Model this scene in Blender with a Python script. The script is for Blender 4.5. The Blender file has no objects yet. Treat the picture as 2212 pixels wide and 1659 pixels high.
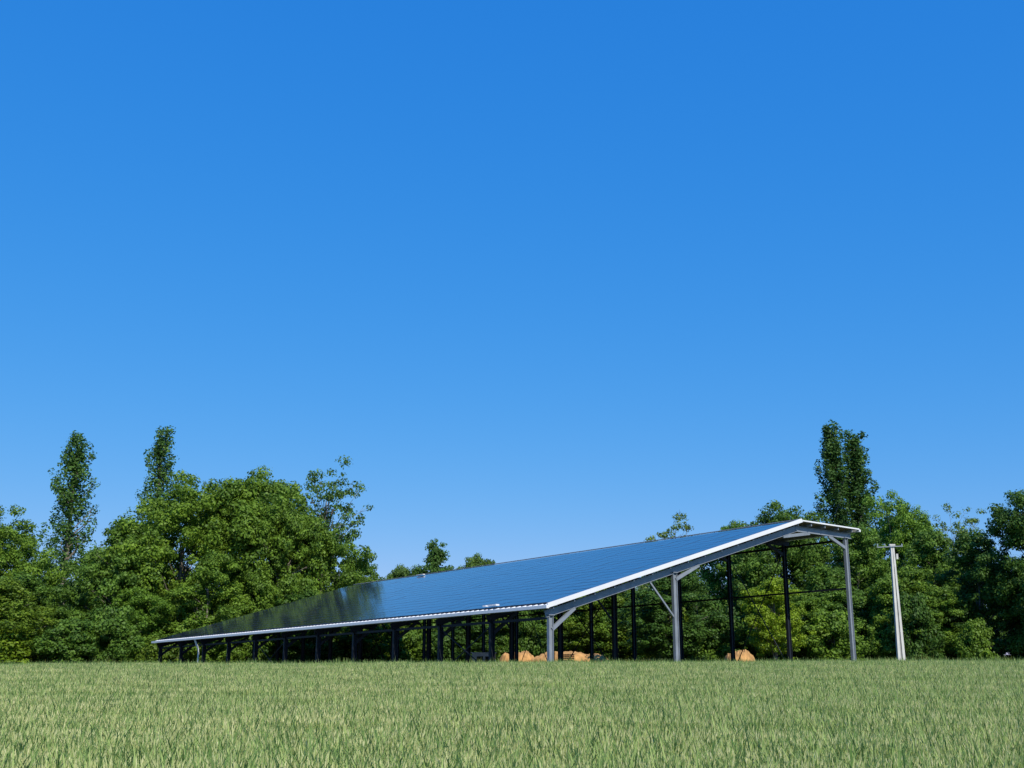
import bpy, math, random
import numpy as np
from mathutils import Vector, Matrix
random.seed(3)
scene = bpy.context.scene
COL = scene.collection
scene.view_settings.view_transform = 'Standard'
scene.view_settings.look = 'None'
scene.view_settings.exposure = 0

# ------------------------------------------------------------------ helpers
def sm(a, b, x):
    t = min(1, max(0, (x-a)/(b-a)))
    return t*t*(3-2*t)
Lv = Vector((-.6, .8, 0)); Gv = Vector((.8, .6, 0)); O = Vector((1.94, 60, 0))
def ground(x, y):
    z = .72*sm(4, 52, y) + .0032*x*sm(0, 52, y)*(1-sm(200, 400, abs(x)))
    z -= .22*sm(53, 60, y)
    s = min(90, max(0, -.6*(x-1.94)+.8*(y-60)))
    z -= .011*s*sm(54, 70, y)
    return z

def new_mat(name):
    m = bpy.data.materials.new(name); m.use_nodes = True
    nt = m.node_tree
    return m, nt, nt.nodes['Principled BSDF']
def N(nt, t, **kw):
    n = nt.nodes.new(t)
    for k, v in kw.items(): setattr(n, k, v)
    return n
def simple_mat(name, col, rough=.6, metal=0, var=.15, scale=3, spec=None):
    m, nt, b = new_mat(name)
    tc = N(nt, 'ShaderNodeTexCoord'); no = N(nt, 'ShaderNodeTexNoise')
    no.inputs['Scale'].default_value = scale; no.inputs['Detail'].default_value = 5
    nt.links.new(tc.outputs['Object'], no.inputs['Vector'])
    r = N(nt, 'ShaderNodeValToRGB')
    r.color_ramp.elements[0].position = .3; r.color_ramp.elements[1].position = .7
    r.color_ramp.elements[0].color = [c*(1-var) for c in col]+[1]
    r.color_ramp.elements[1].color = [min(1, c*(1+var)) for c in col]+[1]
    nt.links.new(no.outputs['Fac'], r.inputs['Fac'])
    nt.links.new(r.outputs['Color'], b.inputs['Base Color'])
    b.inputs['Roughness'].default_value = rough; b.inputs['Metallic'].default_value = metal
    if spec is not None: b.inputs['Specular IOR Level'].default_value = spec
    return m
def leaf_mat(name, dark, light, transl=.3, useobj=True, rough=.55, field=False):
    m, nt, b = new_mat(name)
    at = N(nt, 'ShaderNodeAttribute', attribute_name='var')
    r = N(nt, 'ShaderNodeValToRGB')
    r.color_ramp.elements[0].color = list(dark)+[1]; r.color_ramp.elements[1].color = list(light)+[1]
    nt.links.new(at.outputs['Fac'], r.inputs['Fac'])
    out = r.outputs['Color']
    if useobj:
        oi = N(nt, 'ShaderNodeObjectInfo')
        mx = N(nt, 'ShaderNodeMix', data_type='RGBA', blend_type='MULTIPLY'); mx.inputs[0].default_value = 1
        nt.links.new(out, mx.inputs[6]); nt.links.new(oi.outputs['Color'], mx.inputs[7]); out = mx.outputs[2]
    if field:
        ge = N(nt, 'ShaderNodeNewGeometry'); no = N(nt, 'ShaderNodeTexNoise'); no.inputs['Scale'].default_value = .4; no.inputs['Detail'].default_value = 5
        nt.links.new(ge.outputs['Position'], no.inputs['Vector'])
        r2 = N(nt, 'ShaderNodeValToRGB'); r2.color_ramp.elements[0].position = .35; r2.color_ramp.elements[1].position = .65
        r2.color_ramp.elements[0].color = (.86, .92, .86, 1); r2.color_ramp.elements[1].color = (1.0, 1.0, 1.0, 1)
        nt.links.new(no.outputs['Fac'], r2.inputs['Fac'])
        mx = N(nt, 'ShaderNodeMix', data_type='RGBA', blend_type='MULTIPLY'); mx.inputs[0].default_value = 1
        nt.links.new(out, mx.inputs[6]); nt.links.new(r2.outputs['Color'], mx.inputs[7]); out = mx.outputs[2]
    nt.links.new(out, b.inputs['Base Color'])
    b.inputs['Roughness'].default_value = rough
    b.inputs['Specular IOR Level'].default_value = .3
    tr = N(nt, 'ShaderNodeBsdfTranslucent'); nt.links.new(out, tr.inputs['Color'])
    ms = N(nt, 'ShaderNodeMixShader'); ms.inputs[0].default_value = transl
    nt.links.new(b.outputs[0], ms.inputs[1]); nt.links.new(tr.outputs[0], ms.inputs[2])
    nt.links.new(ms.outputs[0], nt.nodes['Material Output'].inputs['Surface'])
    return m

def mesh_np(name, V, F, mats, midx=None, var=None, smooth=False):
    me = bpy.data.meshes.new(name)
    V = np.asarray(V, dtype=np.float32); F = np.asarray(F, dtype=np.int32)
    me.vertices.add(len(V)); me.vertices.foreach_set('co', V.ravel())
    k = F.shape[1]
    me.loops.add(F.size); me.loops.foreach_set('vertex_index', F.ravel())
    me.polygons.add(len(F)); me.polygons.foreach_set('loop_start', np.arange(0, F.size, k, dtype=np.int32))
    for m in mats: me.materials.append(m)
    if midx is not None: me.polygons.foreach_set('material_index', np.asarray(midx, dtype=np.int32))
    if smooth: me.polygons.foreach_set('use_smooth', np.ones(len(F), dtype=bool))
    if var is not None:
        a = me.attributes.new('var', 'FLOAT', 'FACE'); a.data.foreach_set('value', np.asarray(var, dtype=np.float32))
    me.update(calc_edges=True)
    return me
def add(name, data, loc=(0, 0, 0), parent=None, rot=0, scale=1, color=None):
    o = bpy.data.objects.new(name, data); COL.objects.link(o)
    o.location = loc; o.rotation_euler = (0, 0, rot)
    o.scale = (scale,)*3 if isinstance(scale, (int, float)) else scale
    if parent: o.parent = parent
    if color: o.color = list(color)+[1]
    return o

class MB:
    def __init__(s): s.v = []; s.f = []; s.m = []
    def box(s, p0, p1, w, h, up=Vector((0, 0, 1)), mi=0, w1=None, h1=None):
        p0 = Vector(p0); p1 = Vector(p1); d = (p1-p0).normalized()
        side = d.cross(up)
        if side.length < 1e-3: side = d.cross(Vector((1, 0, 0)))
        side.normalize(); u = side.cross(d).normalized()
        w1 = w if w1 is None else w1; h1 = h if h1 is None else h1
        b = len(s.v)
        for p, ww, hh in ((p0, w, h), (p1, w1, h1)):
            for a, c in ((-1, -1), (1, -1), (1, 1), (-1, 1)):
                s.v.append(p+side*a*ww/2+u*c*hh/2)
        for q in ((0, 3, 2, 1), (4, 5, 6, 7), (0, 1, 5, 4), (1, 2, 6, 5), (2, 3, 7, 6), (3, 0, 4, 7)):
            s.f.append([b+i for i in q]); s.m.append(mi)
    def ibeam(s, p0, p1, w, h, up, mi=0, t=.03):
        p0 = Vector(p0); p1 = Vector(p1); d = (p1-p0).normalized()
        side = d.cross(up).normalized(); u = side.cross(d).normalized()
        for k in (-1, 1):
            s.box(p0+u*k*(h/2-t/2), p1+u*k*(h/2-t/2), w, t, up, mi)
        s.box(p0, p1, t*.8, h-2*t-.002, up, mi)
    def tube(s, p0, p1, r0, r1, n=8, mi=0):
        p0 = Vector(p0); p1 = Vector(p1); d = (p1-p0).normalized()
        a = d.cross(Vector((0, 0, 1)))
        if a.length < 1e-3: a = d.cross(Vector((1, 0, 0)))
        a.normalize(); c = a.cross(d)
        b = len(s.v)
        for p, r in ((p0, r0), (p1, r1)):
            for i in range(n):
                t = 2*math.pi*i/n; s.v.append(p+a*math.cos(t)*r+c*math.sin(t)*r)
        for i in range(n):
            s.f.append([b+i, b+(i+1) % n, b+n+(i+1) % n, b+n+i]); s.m.append(mi)
        s.f.append([b+i for i in range(n)]); s.m.append(mi)
        s.f.append([b+n+i for i in reversed(range(n))]); s.m.append(mi)
    def quad(s, pts, mi=0):
        b = len(s.v); s.v += [Vector(p) for p in pts]; s.f.append(list(range(b, b+len(pts)))); s.m.append(mi)
    def obj(s, name, mats, parent=None, loc=(0, 0, 0)):
        me = bpy.data.meshes.new(name); me.from_pydata([tuple(v) for v in s.v], [], s.f)
        for m in mats: me.materials.append(m)
        me.polygons.foreach_set('material_index', s.m); me.update()
        return add(name, me, loc, parent)
def empty(name, loc=(0, 0, 0)):
    e = bpy.data.objects.new(name, None); COL.objects.link(e); e.location = loc; e.empty_display_size = 1
    return e

# ------------------------------------------------------------------ camera
cam = bpy.data.cameras.new('camera'); co = bpy.data.objects.new('camera', cam); COL.objects.link(co)
cam.sensor_width = 36; cam.lens = 2400/2212*36; cam.clip_end = 6000; cam.clip_start = .1
co.location = (0, 0, 1.65); co.rotation_euler = (math.radians(90+13.87), 0, 0)
scene.camera = co

# ------------------------------------------------------------------ light
SUN = Vector((.42, -.91, 0)).normalized(); EL = math.radians(42)
sd = Vector((SUN.x*math.cos(EL), SUN.y*math.cos(EL), math.sin(EL)))
sl = bpy.data.lights.new('sun', 'SUN'); sl.energy = 5.0; sl.angle = math.radians(.5); sl.color = (1, .94, .82)
so = bpy.data.objects.new('sun', sl); COL.objects.link(so); so.rotation_euler = sd.to_track_quat('Z', 'Y').to_euler(); so.location = (40, -50, 80)
w = bpy.data.worlds.new('World'); scene.world = w; w.use_nodes = True
nt = w.node_tree; bg = nt.nodes['Background']
sk = nt.nodes.new('ShaderNodeTexSky'); sk.sky_type = 'NISHITA'; sk.sun_disc = False
sk.sun_elevation = EL; sk.sun_rotation = math.atan2(SUN.x, SUN.y)
sk.air_density = 1.0; sk.dust_density = 0; sk.ozone_density = 4.0; sk.altitude = 300
hs = nt.nodes.new('ShaderNodeHueSaturation'); hs.inputs['Saturation'].default_value = 1.25
nt.links.new(sk.outputs[0], hs.inputs['Color'])
sp = nt.nodes.new('ShaderNodeSeparateColor'); cb = nt.nodes.new('ShaderNodeCombineColor')
nt.links.new(hs.outputs[0], sp.inputs[0])
for i, (a, g) in enumerate(((.50, .94), (.55, .485), (.88, .22))):
    p = nt.nodes.new('ShaderNodeMath'); p.operation = 'POWER'; p.inputs[1].default_value = g
    q = nt.nodes.new('ShaderNodeMath'); q.operation = 'MULTIPLY'; q.inputs[1].default_value = a*(.13**g)/.12
    mxx = nt.nodes.new('ShaderNodeMath'); mxx.operation = 'MAXIMUM'; mxx.inputs[1].default_value = 0
    nt.links.new(sp.outputs[i], mxx.inputs[0]); nt.links.new(mxx.outputs[0], p.inputs[0]); nt.links.new(p.outputs[0], q.inputs[0]); nt.links.new(q.outputs[0], cb.inputs[i])
nt.links.new(cb.outputs[0], bg.inputs['Color'])
bg.inputs['Strength'].default_value = .12

# ------------------------------------------------------------------ ground
m_ground, nt, b = new_mat('meadow_soil')
tc = N(nt, 'ShaderNodeTexCoord'); n1 = N(nt, 'ShaderNodeTexNoise'); n1.inputs['Scale'].default_value = .35; n1.inputs['Detail'].default_value = 12
nt.links.new(tc.outputs['Object'], n1.inputs['Vector'])
r = N(nt, 'ShaderNodeValToRGB'); e = r.color_ramp.elements
e[0].position = .35; e[0].color = (.05, .085, .025, 1); e[1].position = .65; e[1].color = (.12, .13, .055, 1)
nt.links.new(n1.outputs['Fac'], r.inputs['Fac']); nt.links.new(r.outputs['Color'], b.inputs['Base Color'])
b.inputs['Roughness'].default_value = .95
xs = np.concatenate([[-3000, -1500, -700, -400, -250], np.arange(-160, 161, 5), [250, 400, 700, 1500, 3000]])
ys = np.concatenate([[-800, -300, -100, -40], np.arange(-20, 50, 4), np.arange(50, 72, 1), np.arange(72, 200, 6), [260, 400, 800, 1600, 4000]])
V = [(x, y, ground(x, y)) for y in ys for x in xs]
nx = len(xs)
F = [(j*nx+i, j*nx+i+1, (j+1)*nx+i+1, (j+1)*nx+i) for j in range(len(ys)-1) for i in range(nx-1)]
add('ground', mesh_np('ground', V, F, [m_ground], smooth=True))

# ------------------------------------------------------------------ wheat
m_wleaf = leaf_mat('wheat_leaf', (.12, .225, .045), (.45, .54, .17), .38, False, field=True)
m_wear = leaf_mat('wheat_ear', (.48, .51, .20), (.80, .76, .42), .3, False, field=True)
m_wstem = leaf_mat('wheat_stem', (.29, .38, .10), (.48, .52, .19), .2, False)
def wheat_patch(name, seed, n=2600, size=3.0, hgt=.75):
    rg = np.random.RandomState(seed)
    V = []; F = []; M = []; A = []
    P = rg.rand(n, 2)*size-size/2
    for i in range(n):
        x, y = P[i]; h = hgt*(.80+.22*rg.rand()+.03*math.sin(x*2.1+seed)+.02*math.sin(y*2.9))
        lean = rg.randn(2)*.04
        tip = np.array([x+lean[0], y+lean[1], h-.08])
        a = rg.rand()*math.pi; sx, sy = math.cos(a)*.003, math.sin(a)*.003
        b = len(V)
        V += [(x-sx, y-sy, .25), (x+sx, y+sy, .25), (tip[0]+sx, tip[1]+sy, tip[2]), (tip[0]-sx, tip[1]-sy, tip[2])]
        F.append((b, b+1, b+2, b+3)); M.append(2); A.append(rg.rand())
        if rg.rand() < .72:
            d = np.array([lean[0]*2+rg.randn()*.14, lean[1]*2+rg.randn()*.14, 1.0]); d /= np.linalg.norm(d)
            ln = .065+.045*rg.rand(); wd = .005+.002*rg.rand()
            v = rg.rand()
            for aa in (a, a+math.pi/2):
                s = np.array([math.cos(aa)*wd, math.sin(aa)*wd, 0]); b = len(V)
                V += [tuple(tip), tuple(tip+d*ln*.45+s), tuple(tip+d*ln), tuple(tip+d*ln*.45-s)]
                F.append((b, b+1, b+2, b+3)); M.append(1); A.append(v)
        for k in range(3):
            z0 = h*(.42+.47*rg.rand()); a2 = rg.rand()*2*math.pi
            dx, dy = math.cos(a2), math.sin(a2)
            ln = .12+.14*rg.rand(); wd = .0035+.0035*rg.rand(); px, py = -dy*wd, dx*wd
            up = .5+.8*rg.rand(); dr = .3+1.0*rg.rand()
            prev = None; v = rg.rand()**1.2
            for q in range(4):
                t = q/3
                cx = x+dx*ln*t*.75; cy = y+dy*ln*t*.75; cz = z0+ln*(up*t*1.4-dr*t*t*.9)
                ww = (1, 1, .75, .08)[q]
                V += [(cx-px*ww, cy-py*ww, cz), (cx+px*ww, cy+py*ww, cz)]
                c = len(V)-2
                if prev is not None:
                    F.append((prev, prev+1, c+1, c)); M.append(0); A.append(v)
                prev = c
    return mesh_np(name, V, F, [m_wleaf, m_wear, m_wstem], M, A)
WP = [wheat_patch('wheat_patch', s) for s in range(4)]
wf = empty('wheat_field', (0, 30, 0))
y = 4.5
while y < 54:
    xm = .56*y+9
    x = -math.ceil(xm/3)*3
    while x <= xm:
        add('wheat_patch', random.choice(WP), (x, y-30, ground(x, y)), wf, random.choice([0, 1, 2, 3])*math.pi/2,
            (1, 1, random.uniform(.97, 1.04)))
        x += 3
    y += 3

def grass_patch(name, seed, n=900, size=4.0, h=.9):
    rg = np.random.RandomState(seed); V = []; F = []; A = []
    for i in range(n):
        x, y = rg.rand(2)*size-size/2
        cl = .5+.5*math.sin(x*1.7+seed)*math.cos(y*1.3)
        hh = h*(.4+.7*rg.rand()*cl); a = rg.rand()*2*math.pi; dx, dy = math.cos(a), math.sin(a)
        wd = .02; l = hh*.35*rg.rand(); b = len(V); z = 0
        V += [(x-dy*wd, y+dx*wd, 0), (x+dy*wd, y-dx*wd, 0), (x+dx*l*.4+dy*wd, y+dy*l*.4-dx*wd, hh*.6), (x+dx*l*.4-dy*wd, y+dy*l*.4+dx*wd, hh*.6),
              (x+dx*l, y+dy*l, hh), (x+dx*l+.004, y+dy*l, hh)]
        F += [(b, b+1, b+2, b+3), (b+3, b+2, b+5, b+4)]; v = rg.rand(); A += [v, v]
    return mesh_np(name, V, F, [m_grass], None, A)
m_grass = leaf_mat('grass_blade', (.05, .10, .02), (.2, .27, .08), .3, True)
GP = [grass_patch('grass_patch', s) for s in range(3)]
gf = empty('tall_grass')
for i in range(250):
    yy = random.choice([55.5, 58.5, 57, 62, 90, 104, 110]) + random.uniform(-1, 1)
    xx = random.uniform(-.62, .62)*yy
    sc = random.uniform(.6, 1.35) if yy < 70 else random.uniform(1, 1.9)
    add('grass_patch', random.choice(GP), (xx, yy, ground(xx, yy)-.02), gf, random.uniform(0, 6.28), (1.3, 1.3, sc), color=(random.uniform(.8, 1.3), 1, .8))

# ------------------------------------------------------------------ trees
m_bark = simple_mat('bark', (.17, .15, .12), .9, 0, .4, 6)
m_leaf = leaf_mat('foliage', (.035, .09, .012), (.19, .33, .04), .38)
def rand_unit(rg, n):
    v = rg.randn(n, 3); return v/np.linalg.norm(v, axis=1)[:, None]
def leaves(rg, C, R, n_per, size, stretch):
    k = len(C); n = np.maximum(8, (n_per*(R/R.mean())**2).astype(int))
    idx = np.repeat(np.arange(k), n); T = len(idx)
    u = rand_unit(rg, T)
    rad = R[idx]*(.35+.8*rg.rand(T)**.8+.14*np.abs(rg.randn(T)))
    pos = C[idx]+u*rad[:, None]*np.array([1, 1, stretch])
    nrm = u*1.0+rand_unit(rg, T)*.7+np.array([0, 0, .35]); nrm /= np.linalg.norm(nrm, axis=1)[:, None]
    t = np.cross(nrm, rand_unit(rg, T)); t /= np.linalg.norm(t, axis=1)[:, None]
    bt = np.cross(nrm, t)
    s = size*(.55+.8*rg.rand(T))
    a = t*s[:, None]*.5; c = bt*s[:, None]*.36
    V = np.stack([pos-a, pos+c, pos+a, pos-c], 1).reshape(-1, 3)
    F = np.arange(T*4).reshape(-1, 4)
    cv = rg.rand(k)
    var = np.clip(.5*cv[idx]+.45*rg.rand(T)+.03, 0, 1)
    return V, F, var
def tree_mesh(name, seed, H, R, base, kind='oval', k=110, n_per=170, leaf=.42, cr=.19):
    rg = np.random.RandomState(seed)
    zc = (H+base)/2; hz = (H-base)/2
    C = []; Rr = []
    ph = rg.rand(6)*6.28
    boughs = []
    if kind in ('oval', 'bush'):
        for q in range(17 if kind == 'oval' else 7):
            d = rand_unit(rg, 1)[0]; d[2] = d[2]*.9+.1
            boughs.append((d*np.array([R, R, hz])*.64*(.8+.3*rg.rand())+np.array([0, 0, zc]), (.24+.17*rg.rand())))
        boughs.append((np.array([0, 0, zc]), .58)); boughs.append((np.array([0, 0, zc+hz*.5]), .42)); boughs.append((np.array([R*.25, R*.1, zc+hz*.42]), .4)); boughs.append((np.array([-R*.3, -R*.1, zc+hz*.38]), .4))
        boughs.append((np.array([R*.2, 0, zc-hz*.5]), .52)); boughs.append((np.array([-R*.3, R*.2, zc-hz*.45]), .5)); boughs.append((np.array([-R*.1, -R*.35, zc-hz*.4]), .5))
    if kind == 'poplar':
        def pr_(f): return R*(min(1, (f+.3)/.5)**.6)*(.13+.87*min(1, max(0, 1-f)/.62)**.8)
        npl = k//7
        for q in range(npl):
            f0 = (q+rg.rand())/npl*.93; a = q*2.4+rg.rand()*.8; ln = (3.5+4.0*rg.rand())*(1-.4*f0)
            f1 = min(1, f0+ln/(H-base)); rt = pr_((f0+f1)/2)*(.7+.45*rg.rand())
            for j in range(7):
                t = (j+.6*rg.rand())/6.6
                z = base+(H-base)*f0+ln*t; z = min(z, H-.2*rg.rand())
                rr = rt*t**.6
                C.append(np.array([math.cos(a)*rr, math.sin(a)*rr, z])+rg.randn(3)*.2)
                Rr.append(R*cr*(1.0-.5*t)*(.7+.6*rg.rand()))
    while len(C) < k:
        if kind in ('oval', 'bush'):
            b0, br = boughs[rg.randint(len(boughs))]
            d = rand_unit(rg, 1)[0]
            p = b0+d*np.array([R, R, R*.4+hz*.45])*br*(.55+.55*rg.rand()**.7)
            c = R*cr*(.4+.8*rg.rand())
        elif kind == 'sparse':
            d = rand_unit(rg, 1)[0]
            az = math.atan2(d[1], d[0]); lob = 1+.16*math.sin(3*az+ph[0]+2.5*d[2])+.13*math.sin(5*az+ph[1]-4*d[2])
            rr = (rg.rand()**.45)*.92*lob
            p = d*rr*np.array([R, R, hz]); p[2] += zc
            c = R*cr*(.5+.8*rg.rand())
        elif kind == 'poplar':
            f = rg.rand(); q = math.sqrt(rg.rand())*pr_(f)*.5; a = rg.rand()*6.28
            p = np.array([math.cos(a)*q, math.sin(a)*q, base+(H-base)*f]); c = R*cr*.7
        elif kind == 'cedar':
            f = rg.rand(); lay = round(f*9)/9; z = base+(H-base)*(lay*.9+.1*rg.rand())
            pr = R*(1-lay**1.8*.75)*(.85+.3*math.sin(lay*19)); a = rg.rand()*6.28; q = math.sqrt(rg.rand())*pr; z -= q*.12
            p = np.array([math.cos(a)*q, math.sin(a)*q, z]); c = R*cr*(.5+.6*rg.rand())
        C.append(p); Rr.append(c)
    C = np.array(C); Rr = np.array(Rr)
    st = {'oval': .7, 'sparse': .65, 'bush': .75, 'poplar': 1.5, 'cedar': .5}[kind]
    V, F, var = leaves(rg, C, Rr, n_per, leaf, st)
    nl = len(F)
    mb = MB()
    tr = max(.12, H*.016)
    pts = [Vector((0, 0, -.5))]; n = 7; top = H*.93 if kind == 'poplar' else H*.78
    for i in range(1, n+1):
        f = i/n; pts.append(Vector((math.sin(f*3+ph[3])*R*.04, math.cos(f*4+ph[4])*R*.04, top*f)))
    for i in range(n):
        mb.tube(pts[i], pts[i+1], tr*(1-i/n*.85), tr*(1-(i+1)/n*.85), 7)
    nb = {'sparse': 90, 'poplar': 55}.get(kind, 30)
    for j in rg.choice(len(C), min(nb, len(C)), replace=False):
        c = Vector(C[j]); hgt = max(base*.6, c.z-(.25 if kind != 'poplar' else .1)*H*(.4+.6*rg.rand())-.3*math.hypot(c.x, c.y))
        f = min(.97, max(.08, hgt/top)); q = f*n; i = int(q); s = pts[i].lerp(pts[i+1], q-i)
        mid = s.lerp(c, .5)+Vector((rg.randn()*.2, rg.randn()*.2, .03*H if kind != 'poplar' else -.2)); r0 = tr*(1-f*.8)*.4
        mb.tube(s, mid, r0, r0*.6, 5); mb.tube(mid, c, r0*.6, r0*.15, 5)
        for qq in range(2):
            e = c+Vector(rand_unit(rg, 1)[0])*Rr[j]*1.1; mb.tube(mid.lerp(c, .6), e, r0*.3, .015, 4)
    TV = np.array([tuple(v) for v in mb.v]); off = len(V)
    qf = [[i+off for i in f] for f in mb.f if len(f) == 4]
    V = np.concatenate([V, TV]); F = np.concatenate([F, np.array(qf)])
    M = np.zeros(len(F), int); M[nl:] = 1
    var = np.concatenate([var, np.full(len(qf), .5)])
    return mesh_np(name, V, F, [m_leaf, m_bark], M, var)
LIB = {
 'A': (tree_mesh('broadleaf_a', 1, 23, 8.2, 1.0, 'oval', 520, 120, .31, .115), 23, 8.2),
 'B': (tree_mesh('broadleaf_b', 2, 24, 8.5, 1.0, 'oval', 540, 120, .31, .11), 24, 8.5),
 'E': (tree_mesh('broadleaf_e', 21, 23, 8.2, 1.0, 'oval', 520, 120, .31, .115), 23, 8.2),
 'C': (tree_mesh('broadleaf_c', 5, 18, 6.2, .5, 'oval', 330, 110, .30, .135), 18, 6.2),
 'D': (tree_mesh('broadleaf_d', 8, 17, 6.0, .0, 'oval', 310, 110, .30, .135), 17, 6.0),
 'P': (tree_mesh('poplar_a', 11, 32, 3.7, 2, 'poplar', 330, 46, .30, .19), 32, 3.7),
 'R': (tree_mesh('poplar_c', 31, 32, 3.7, 2, 'poplar', 300, 42, .30, .19), 32, 3.7),
 'Q': (tree_mesh('poplar_b', 12, 32, 3.1, 2, 'poplar', 400, 48, .30, .21), 32, 3.1),
 'q': (tree_mesh('poplar_d', 42, 32, 3.1, 2, 'poplar', 400, 48, .30, .21), 32, 3.1),
 'S': (tree_mesh('open_crown_a', 14, 24, 6.2, 5, 'sparse', 260, 48, .30, .11), 24, 6.2),
 'T': (tree_mesh('open_crown_b', 15, 20, 5.2, 5, 'sparse', 250, 40, .27, .12), 20, 5.2),
 'K': (tree_mesh('cedar_a', 16, 19.5, 5.6, 2, 'cedar', 330, 60, .32, .16), 19.5, 5.6),
 'U': (tree_mesh('bush_a', 18, 5, 3.2, -1, 'bush', 100, 110, .27, .22), 5, 3.2),
 'W': (tree_mesh('bush_b', 19, 8, 3.8, -.5, 'bush', 140, 110, .29, .2), 8, 3.8),
}
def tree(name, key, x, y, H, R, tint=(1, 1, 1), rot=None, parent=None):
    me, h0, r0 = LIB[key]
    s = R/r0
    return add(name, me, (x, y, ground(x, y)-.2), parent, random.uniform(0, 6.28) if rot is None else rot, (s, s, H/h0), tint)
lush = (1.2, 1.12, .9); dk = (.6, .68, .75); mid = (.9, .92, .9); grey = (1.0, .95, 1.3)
bt = 'broadleaf_tree'
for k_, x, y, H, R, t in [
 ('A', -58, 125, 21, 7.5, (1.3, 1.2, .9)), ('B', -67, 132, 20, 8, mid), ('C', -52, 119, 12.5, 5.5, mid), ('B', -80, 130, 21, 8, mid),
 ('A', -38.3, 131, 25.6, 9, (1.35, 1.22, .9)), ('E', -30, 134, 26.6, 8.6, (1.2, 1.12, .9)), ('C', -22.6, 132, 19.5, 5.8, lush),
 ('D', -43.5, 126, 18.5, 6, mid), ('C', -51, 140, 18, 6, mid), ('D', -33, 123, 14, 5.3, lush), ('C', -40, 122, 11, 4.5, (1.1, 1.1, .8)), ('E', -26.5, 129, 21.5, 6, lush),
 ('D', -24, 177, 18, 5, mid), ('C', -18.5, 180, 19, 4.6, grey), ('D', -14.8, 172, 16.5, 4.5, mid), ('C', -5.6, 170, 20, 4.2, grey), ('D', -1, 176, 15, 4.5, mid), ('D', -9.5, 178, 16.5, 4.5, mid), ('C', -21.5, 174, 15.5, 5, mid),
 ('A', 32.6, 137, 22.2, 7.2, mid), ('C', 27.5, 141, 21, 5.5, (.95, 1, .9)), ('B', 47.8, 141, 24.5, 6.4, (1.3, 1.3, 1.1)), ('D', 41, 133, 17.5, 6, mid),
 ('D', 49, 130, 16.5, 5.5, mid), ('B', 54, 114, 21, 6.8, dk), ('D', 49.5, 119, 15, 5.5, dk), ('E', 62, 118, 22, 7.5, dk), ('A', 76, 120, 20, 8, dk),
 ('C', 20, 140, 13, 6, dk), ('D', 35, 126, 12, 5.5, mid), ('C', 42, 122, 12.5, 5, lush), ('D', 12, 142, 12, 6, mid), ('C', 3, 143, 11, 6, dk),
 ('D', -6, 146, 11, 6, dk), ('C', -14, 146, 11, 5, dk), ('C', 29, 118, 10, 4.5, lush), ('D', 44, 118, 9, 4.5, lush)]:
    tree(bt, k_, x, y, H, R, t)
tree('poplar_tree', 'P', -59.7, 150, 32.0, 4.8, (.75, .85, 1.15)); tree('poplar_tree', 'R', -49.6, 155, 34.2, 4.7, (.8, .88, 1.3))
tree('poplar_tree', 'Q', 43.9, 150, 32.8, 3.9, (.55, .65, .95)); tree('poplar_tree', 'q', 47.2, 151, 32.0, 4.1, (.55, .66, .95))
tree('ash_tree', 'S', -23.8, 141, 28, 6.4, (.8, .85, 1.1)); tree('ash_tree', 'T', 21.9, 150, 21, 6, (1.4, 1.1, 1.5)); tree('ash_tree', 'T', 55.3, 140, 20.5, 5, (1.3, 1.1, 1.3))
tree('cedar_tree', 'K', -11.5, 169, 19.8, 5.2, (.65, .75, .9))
tree('lime_tree', 'C', 25.3, 110, 10.4, 3.8, (1.9, 1.5, .6))
ug = empty('hedgerow')
for i in range(125):
    f = i/124; yy = random.uniform(112, 138); xx = (-.56+1.12*f)*yy+random.uniform(-2, 2)
    if abs(-.6*(xx-1.94)+.8*(yy-60)) < 66 and (.8*(xx-1.94)+.6*(yy-60)) < 29: yy = 136+random.uniform(0, 6)
    if -6 < xx < 14: yy = max(yy, 128)
    key = random.choice('UWWD'); H = {'U': 4.5, 'W': 7.5, 'D': 10}[key]*random.uniform(.8, 1.25)
    tree('shrub', key, xx, yy, H, LIB[key][2]*random.uniform(.75, 1.05), random.choice([mid, dk, mid, lush, (1.1, .95, .6)]), parent=ug)
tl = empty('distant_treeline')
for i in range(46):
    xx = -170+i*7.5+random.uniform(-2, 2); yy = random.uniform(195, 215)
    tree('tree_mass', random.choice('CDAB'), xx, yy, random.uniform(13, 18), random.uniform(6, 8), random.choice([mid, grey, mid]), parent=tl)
tree('yellow_shrub', 'U', -49, 112, 5.2, 4.2, (1.4, 1.15, .5)); tree('flowering_shrub', 'U', -.6, 129, 5.5, 3, (3.5, 1.5, .5))

# ------------------------------------------------------------------ barn
DROP = 1.2/60.
def Z(t):
    return 4.37+(10.38-4.37)*t/21.2 if t <= 21.2 else 10.38-.14*(t-21.2)/6
def P(s, t, z):
    p = O+Lv*s+Gv*t; return Vector((p.x, p.y, z-DROP*s))
LEN = 59.5
m_white = simple_mat('white_trim', (.72, .73, .75), .5, 0, .05, .6)
m_galv = simple_mat('galvanised_steel', (.25, .28, .32), .5, .25, .15, 2)
m_dsteel = simple_mat('dark_steel', (.012, .015, .024), .6, 0, .25, 2, spec=.3)  # near-black tone for the frames and rails behind the gable frame
m_under = simple_mat('roof_underside', (.26, .20, .15), .7, 0, .12, 1)  # brown cast of light reflected off the ground is put into the base colour
m_glass, nt, b = new_mat('photovoltaic_glass')
at = N(nt, 'ShaderNodeAttribute', attribute_name='var'); r = N(nt, 'ShaderNodeValToRGB')
r.color_ramp.elements[0].color = (.012, .018, .034, 1); r.color_ramp.elements[1].color = (.019, .027, .05, 1)
nt.links.new(at.outputs['Fac'], r.inputs['Fac']); nt.links.new(r.outputs['Color'], b.inputs['Base Color'])
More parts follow.
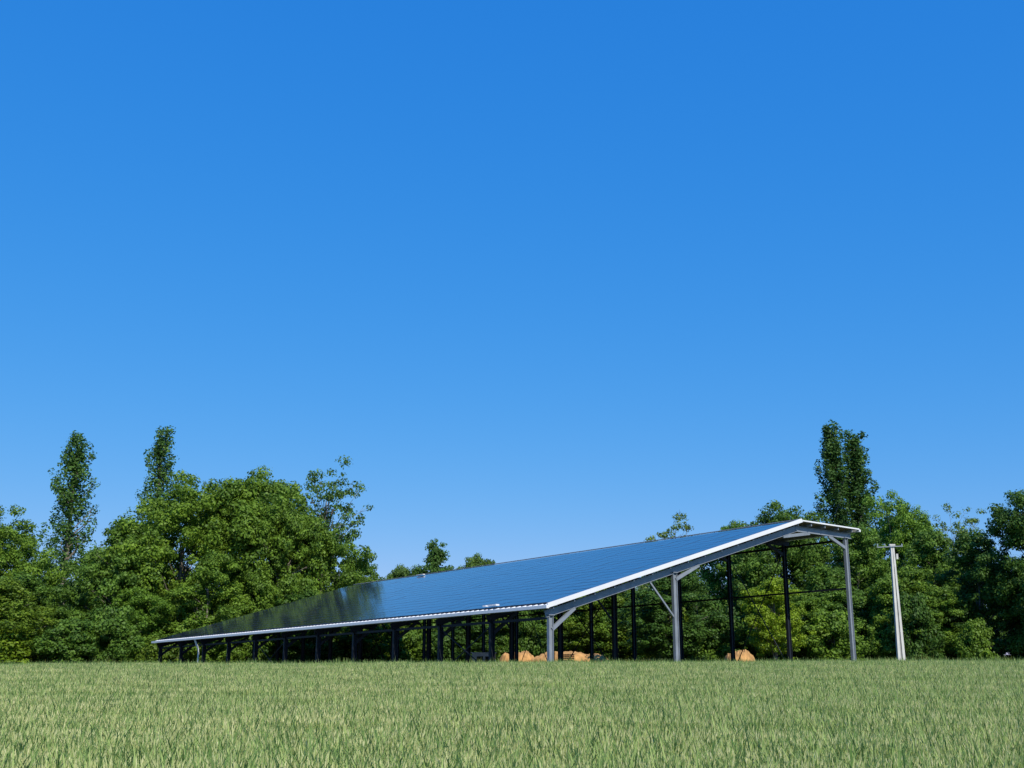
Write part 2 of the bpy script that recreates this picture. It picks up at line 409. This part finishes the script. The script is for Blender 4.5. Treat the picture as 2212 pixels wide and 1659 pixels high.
b.inputs['Roughness'].default_value = .1; b.inputs['IOR'].default_value = 2.05
m_frame = simple_mat('panel_frame', (.035, .04, .055), .35, .3, .1, 4)
barn = empty('solar_barn')
up = Vector((0, 0, 1))
def sheet(t0, t1, name, mat_top, mat_bot):
    mb = MB(); pitch = .5; n = int(LEN/pitch)
    prof = [(0, 0), (.3, 0), (.36, .05), (.44, .05), (.5, 0)]
    for i in range(n):
        for (a, za), (c, zc) in zip(prof[:-1], prof[1:]):
            s0 = i*pitch+a; s1 = i*pitch+c
            mb.quad([P(s0, t0, Z(t0)+za), P(s1, t0, Z(t0)+zc), P(s1, t1, Z(t1)+zc), P(s0, t1, Z(t1)+za)], 0)
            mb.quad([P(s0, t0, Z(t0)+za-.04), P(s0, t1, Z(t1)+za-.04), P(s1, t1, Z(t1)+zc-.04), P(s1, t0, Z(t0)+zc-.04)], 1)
            mb.quad([P(s0, t0, Z(t0)+za), P(s0, t0, Z(t0)+za-.04), P(s1, t0, Z(t0)+zc-.04), P(s1, t0, Z(t0)+zc)], 0)
    return mb.obj(name, [mat_top, mat_bot], barn)
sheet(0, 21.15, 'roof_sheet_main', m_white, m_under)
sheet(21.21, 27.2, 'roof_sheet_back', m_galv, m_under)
V = []; F = []; M = []; A = []
rg = np.random.RandomState(5)
pl, pw = 1.74, 1.035; ns = int((LEN-.1)/pl); ntt = 20
sl_ = math.atan2(6.01, 21.2); cs = math.cos(sl_)
for i in range(ns):
    for j in range(ntt):
        s0 = .25+i*pl; t0 = .3+j*pw*cs*1.015; s1 = s0+pl-.02; t1 = t0+(pw-.02)*cs
        dz = rg.randn(4)*.0025
        z = .13
        cor = [P(s0, t0, Z(t0)+z+dz[0]), P(s1, t0, Z(t0)+z+dz[1]), P(s1, t1, Z(t1)+z+dz[2]), P(s0, t1, Z(t1)+z+dz[0]-dz[1]+dz[2])]
        f = .02
        inn = []
        for (ss, tt) in ((f/pl, f/pw), (1-f/pl, f/pw), (1-f/pl, 1-f/pw), (f/pl, 1-f/pw)):
            q = cor[0].lerp(cor[1], ss).lerp(cor[3].lerp(cor[2], ss), tt); inn.append(q)
        bse = len(V); V += cor+inn+[p-Vector((0, 0, .05)) for p in cor]
        F.append([bse+4+k for k in range(4)]); M.append(0); A.append(rg.rand())
        for k in range(4):
            k2 = (k+1) % 4
            F.append([bse+k, bse+k2, bse+4+k2, bse+4+k]); M.append(1); A.append(.5)
            F.append([bse+k, bse+8+k, bse+8+k2, bse+k2]); M.append(1); A.append(.5)
add('solar_panels', mesh_np('solar_panels', [tuple(v) for v in V], F, [m_glass, m_frame], M, A), parent=barn)
mb = MB()
mb.box(P(-.06, -.12, Z(0)-.0), P(-.06, 21.22, Z(21.2)+.03), .10, .24, up)
mb.box(P(-.05, 21.26, Z(21.2)+.02), P(-.05, 27.25, Z(27.2)+.0), .08, .09, up)
mb.box(P(-.1, -.14, Z(0)-.06), P(LEN+.1, -.14, Z(0)-.06), .18, .17, up)
mb.box(P(-.1, 27.3, Z(27.2)-.1), P(LEN+.1, 27.3, Z(27.2)-.1), .14, .16, up)
for s_ in (49.0,):
    mb.tube(P(s_, -.14, Z(0)-.15), P(s_, .05, Z(0)-.6), .09, .09); mb.tube(P(s_, .05, Z(0)-.6), P(s_, .25, Z(0)-1.0), .09, .09); mb.tube(P(s_, .25, Z(0)-1.0), P(s_, .28, .3), .07, .07)
mb.obj('white_trim_and_gutter', [m_white], barn)
mb = MB()
mb.box(P(LEN+.06, -.12, Z(0)-.1), P(LEN+.06, 21.22, Z(21.2)-.08), .08, .2, up)
mb.box(P(.1, 21.2, Z(21.2)+.11), P(LEN+.1, 21.2, Z(21.2)+.11), .30, .03, up)
mb.obj('grey_trim', [m_galv], barn)
mb = MB()
mb.box(P(5.0, .3, Z(.3)+.24), P(5.8, .3, Z(.3)+.24), .25, .09, up); mb.box(P(6.1, .35, Z(.3)+.24), P(6.4, .35, Z(.3)+.24), .2, .08, up)
mb.box(P(44.2, 20.2, Z(20.2)+.24), P(45.4, 20.2, Z(20.2)+.24), .25, .07, up)
mb.obj('roof_fittings', [m_white], barn)
mb = MB()
for t in list(np.arange(.35, 21, 1.47))+[22.3, 23.7, 25.1, 26.6]:
    mb.box(P(.02, t, Z(t)-.15), P(LEN-.02, t, Z(t)-.15), .07, .18, up)
mb.obj('purlins', [m_galv], barn)
NF = 12; bay = (LEN-1.0)/(NF-1)
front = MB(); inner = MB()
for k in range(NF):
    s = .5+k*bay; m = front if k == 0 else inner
    def gz(t):
        p = P(s, t, 0); return ground(p.x, p.y)
    dz = .25+.21
    m.ibeam(P(s, .15, Z(.15)-dz), P(s, 21.2, Z(21.2)-dz), .17, .38, up)
    m.ibeam(P(s, 21.2, Z(21.2)-dz), P(s, 27.0, Z(27)-dz), .17, .36, up)
    for t, wdt in ((.5, .30), (9.9, .32), (26.4, .30)):
        g = P(s, t, 0); top = P(s, t, Z(t)-.62)
        bot = Vector((top.x, top.y, gz(t)-.3))
        m.ibeam(bot, top, .2, wdt, Gv)
        m.box(top, top+Vector((0, 0, .05)), .3, .4, Gv)
        m.box(Vector((top.x, top.y, gz(t)-.2)), Vector((top.x, top.y, gz(t)+.05)), .5, .5, Gv)
    def brace(t0, z0, t1, z1, w=.12, h=.14): m.box(P(s, t0, z0), P(s, t1, z1), w, h, up)
    brace(.6, Z(.5)-1.35, 2.2, Z(2.2)-.66, .14, .2); brace(9.8, Z(9.9)-3.2, 7.9, Z(7.9)-.66, .09, .10)
    brace(10.0, Z(9.9)-1.0, 12.0, Z(12)-.66, .14, .2); brace(26.3, Z(26)-1.3, 24.6, Z(24.6)-.64, .14, .2)
    brace(19.9, Z(19.9)-.68, 22.6, Z(22.6)-.64, .14, .2)
for k in range(NF-1):
    s = .5+k*bay; s2 = s+bay
    inner.box(P(s+.12, 26.4, 6.25), P(s2-.12, 26.4, 6.25), .1, .12, up)
    for t in (.5, 9.9, 26.4): inner.box(P(s+.1, t, Z(t)-.75), P(s2-.1, t, Z(t)-.75), .1, .14, up)
    if k in (1, 6):
        for t in (.5, 26.4, 9.9):
            inner.tube(P(s, t, Z(t)-.9), P(s2, t, .9), .035, .035, 5); inner.tube(P(s, t, .9), P(s2, t, Z(t)-.9), .035, .035, 5)
front.obj('gable_frame', [m_galv], barn); inner.obj('inner_frames', [m_dsteel], barn)

# ------------------------------------------------------------------ utility pole
m_conc = simple_mat('pale_concrete', (.56, .55, .52), .85, 0, .15, 1.5)
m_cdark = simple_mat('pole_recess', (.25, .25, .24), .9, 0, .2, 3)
m_ins = simple_mat('insulator_glass', (.25, .3, .3), .2, 0, .1, 3)
up_x, up_y = 28.9, 85; g0 = ground(up_x, up_y)
pole = empty('utility_pole', (up_x, up_y, g0))
mb = MB(); H = 9.4
mb.box((-.19, 0, -.3), (-.07, 0, H), .2, .36, Vector((0, 1, 0)), w1=.12, h1=.22)
mb.box((.19, 0, -.3), (.07, 0, H), .2, .36, Vector((0, 1, 0)), w1=.12, h1=.22)
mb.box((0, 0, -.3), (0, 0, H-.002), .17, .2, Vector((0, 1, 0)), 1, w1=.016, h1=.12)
mb.obj('shaft', [m_conc, m_cdark], pole)
mb = MB()
mb.box((-1.2, -.16, H-.12), (.75, -.16, H-.02), .06, .06, up, 2); mb.box((-.22, 0, H+.07), (.22, 0, H+.07), .25, .12, up)
for xx in (-1.15, -.6, .7):
    mb.tube((xx, -.16, H-.09), (xx, -.16, H+.08), .05, .06, 8, 1); mb.tube((xx, -.16, H+.08), (xx, -.16, H+.15), .06, .03, 8, 1)
mb.box((.3, -.05, H-1.0), (.3, -.05, H-.6), .14, .14, up)
mb.obj('crossarm', [m_conc, m_ins, m_galv], pole)

# ------------------------------------------------------------------ things behind / below the barn
m_dirt = simple_mat('ochre_earth', (.48, .26, .09), .95, 0, .35, 1.2)
def heap(name, x, y, rx, ry, h, seed, mat, zo=0):
    rg = np.random.RandomState(seed); n = 56; V = []; ph = rg.rand(8)*6
    for j in range(n):
        for i in range(n):
            u = i/(n-1)*2-1; v = j/(n-1)*2-1; d = math.hypot(u, v)
            hh = h*max(0, 1-d**5)*(.88+.04*math.sin(5*u+ph[0])+.04*math.sin(13*u+4*v+ph[1])+.03*math.sin(31*u+ph[2])*math.cos(13*v))+rg.rand()*.12
            V.append((u*rx, v*ry, hh-.1))
    F = [(j*n+i, j*n+i+1, (j+1)*n+i+1, (j+1)*n+i) for j in range(n-1) for i in range(n-1)]
    add(name, mesh_np(name, V, F, [mat]), (x, y, ground(x, y)+zo))
heap('earth_mound', 6.0, 120, 5.2, 3, 2.5, 2, m_dirt); heap('earth_mound', .6, 121, 2.4, 2.4, 2.6, 4, m_dirt); heap('earth_mound', 21.3, 107, 1.7, 2.2, 2.25, 7, m_dirt)
m_wood = simple_mat('weathered_wood', (.16, .11, .07), .85, 0, .3, 5)
mb = MB()
for i in range(12):
    z = .05+i*.15
    for q in (-.5, 0, .5): mb.box((-.6, q, z), (.6, q, z), .1, .09, up)
    for q in np.linspace(-.55, .55, 6): mb.box((q, -.55, z+.06), (q, .55, z+.06), .13, .022, up)
ps = mb.obj('pallet_stack', [m_wood], None, (4.6, 96, ground(4.6, 96)))
m_wp = simple_mat('white_paint', (.75, .76, .78), .4, 0, .05, 2); m_blk = simple_mat('rubber', (.02, .02, .02), .8, 0, .1, 4)
tr_ = empty('utility_trailer', (-2.35, 95, ground(-2.35, 95)))
mb = MB()
mb.box((-.95, 0, 1.25), (.95, 0, 1.25), 1.6, 1.3, up); mb.box((-1.05, 0, 1.94), (1.05, 0, 1.94), 1.7, .07, up)
mb.box((-.55, -.815, 1.4), (-.05, -.815, 1.4), .03, .5, up, 1); mb.box((.15, -.815, 1.4), (.65, -.815, 1.4), .03, .5, up, 1)
mb.box((.95, 0, .62), (1.9, 0, .55), .08, .08, up, 1)
for sx in (-.25,):
    for sy in (-.82, .82): mb.tube((sx, sy-.09, .35), (sx, sy+.09, .35), .35, .35, 16, 1)
mb.box((-.7, 0, .55), (.7, 0, .55), 1.5, .08, up, 1)
mb.obj('body', [m_wp, m_blk], tr_)
mb = MB(); mb.box((-1.2, 0, 0), (1.2, 0, 0), 1.4, .9, up); mb.obj('concrete_slab', [m_conc], None, (21.3, 78, ground(21.3, 78)+.45))
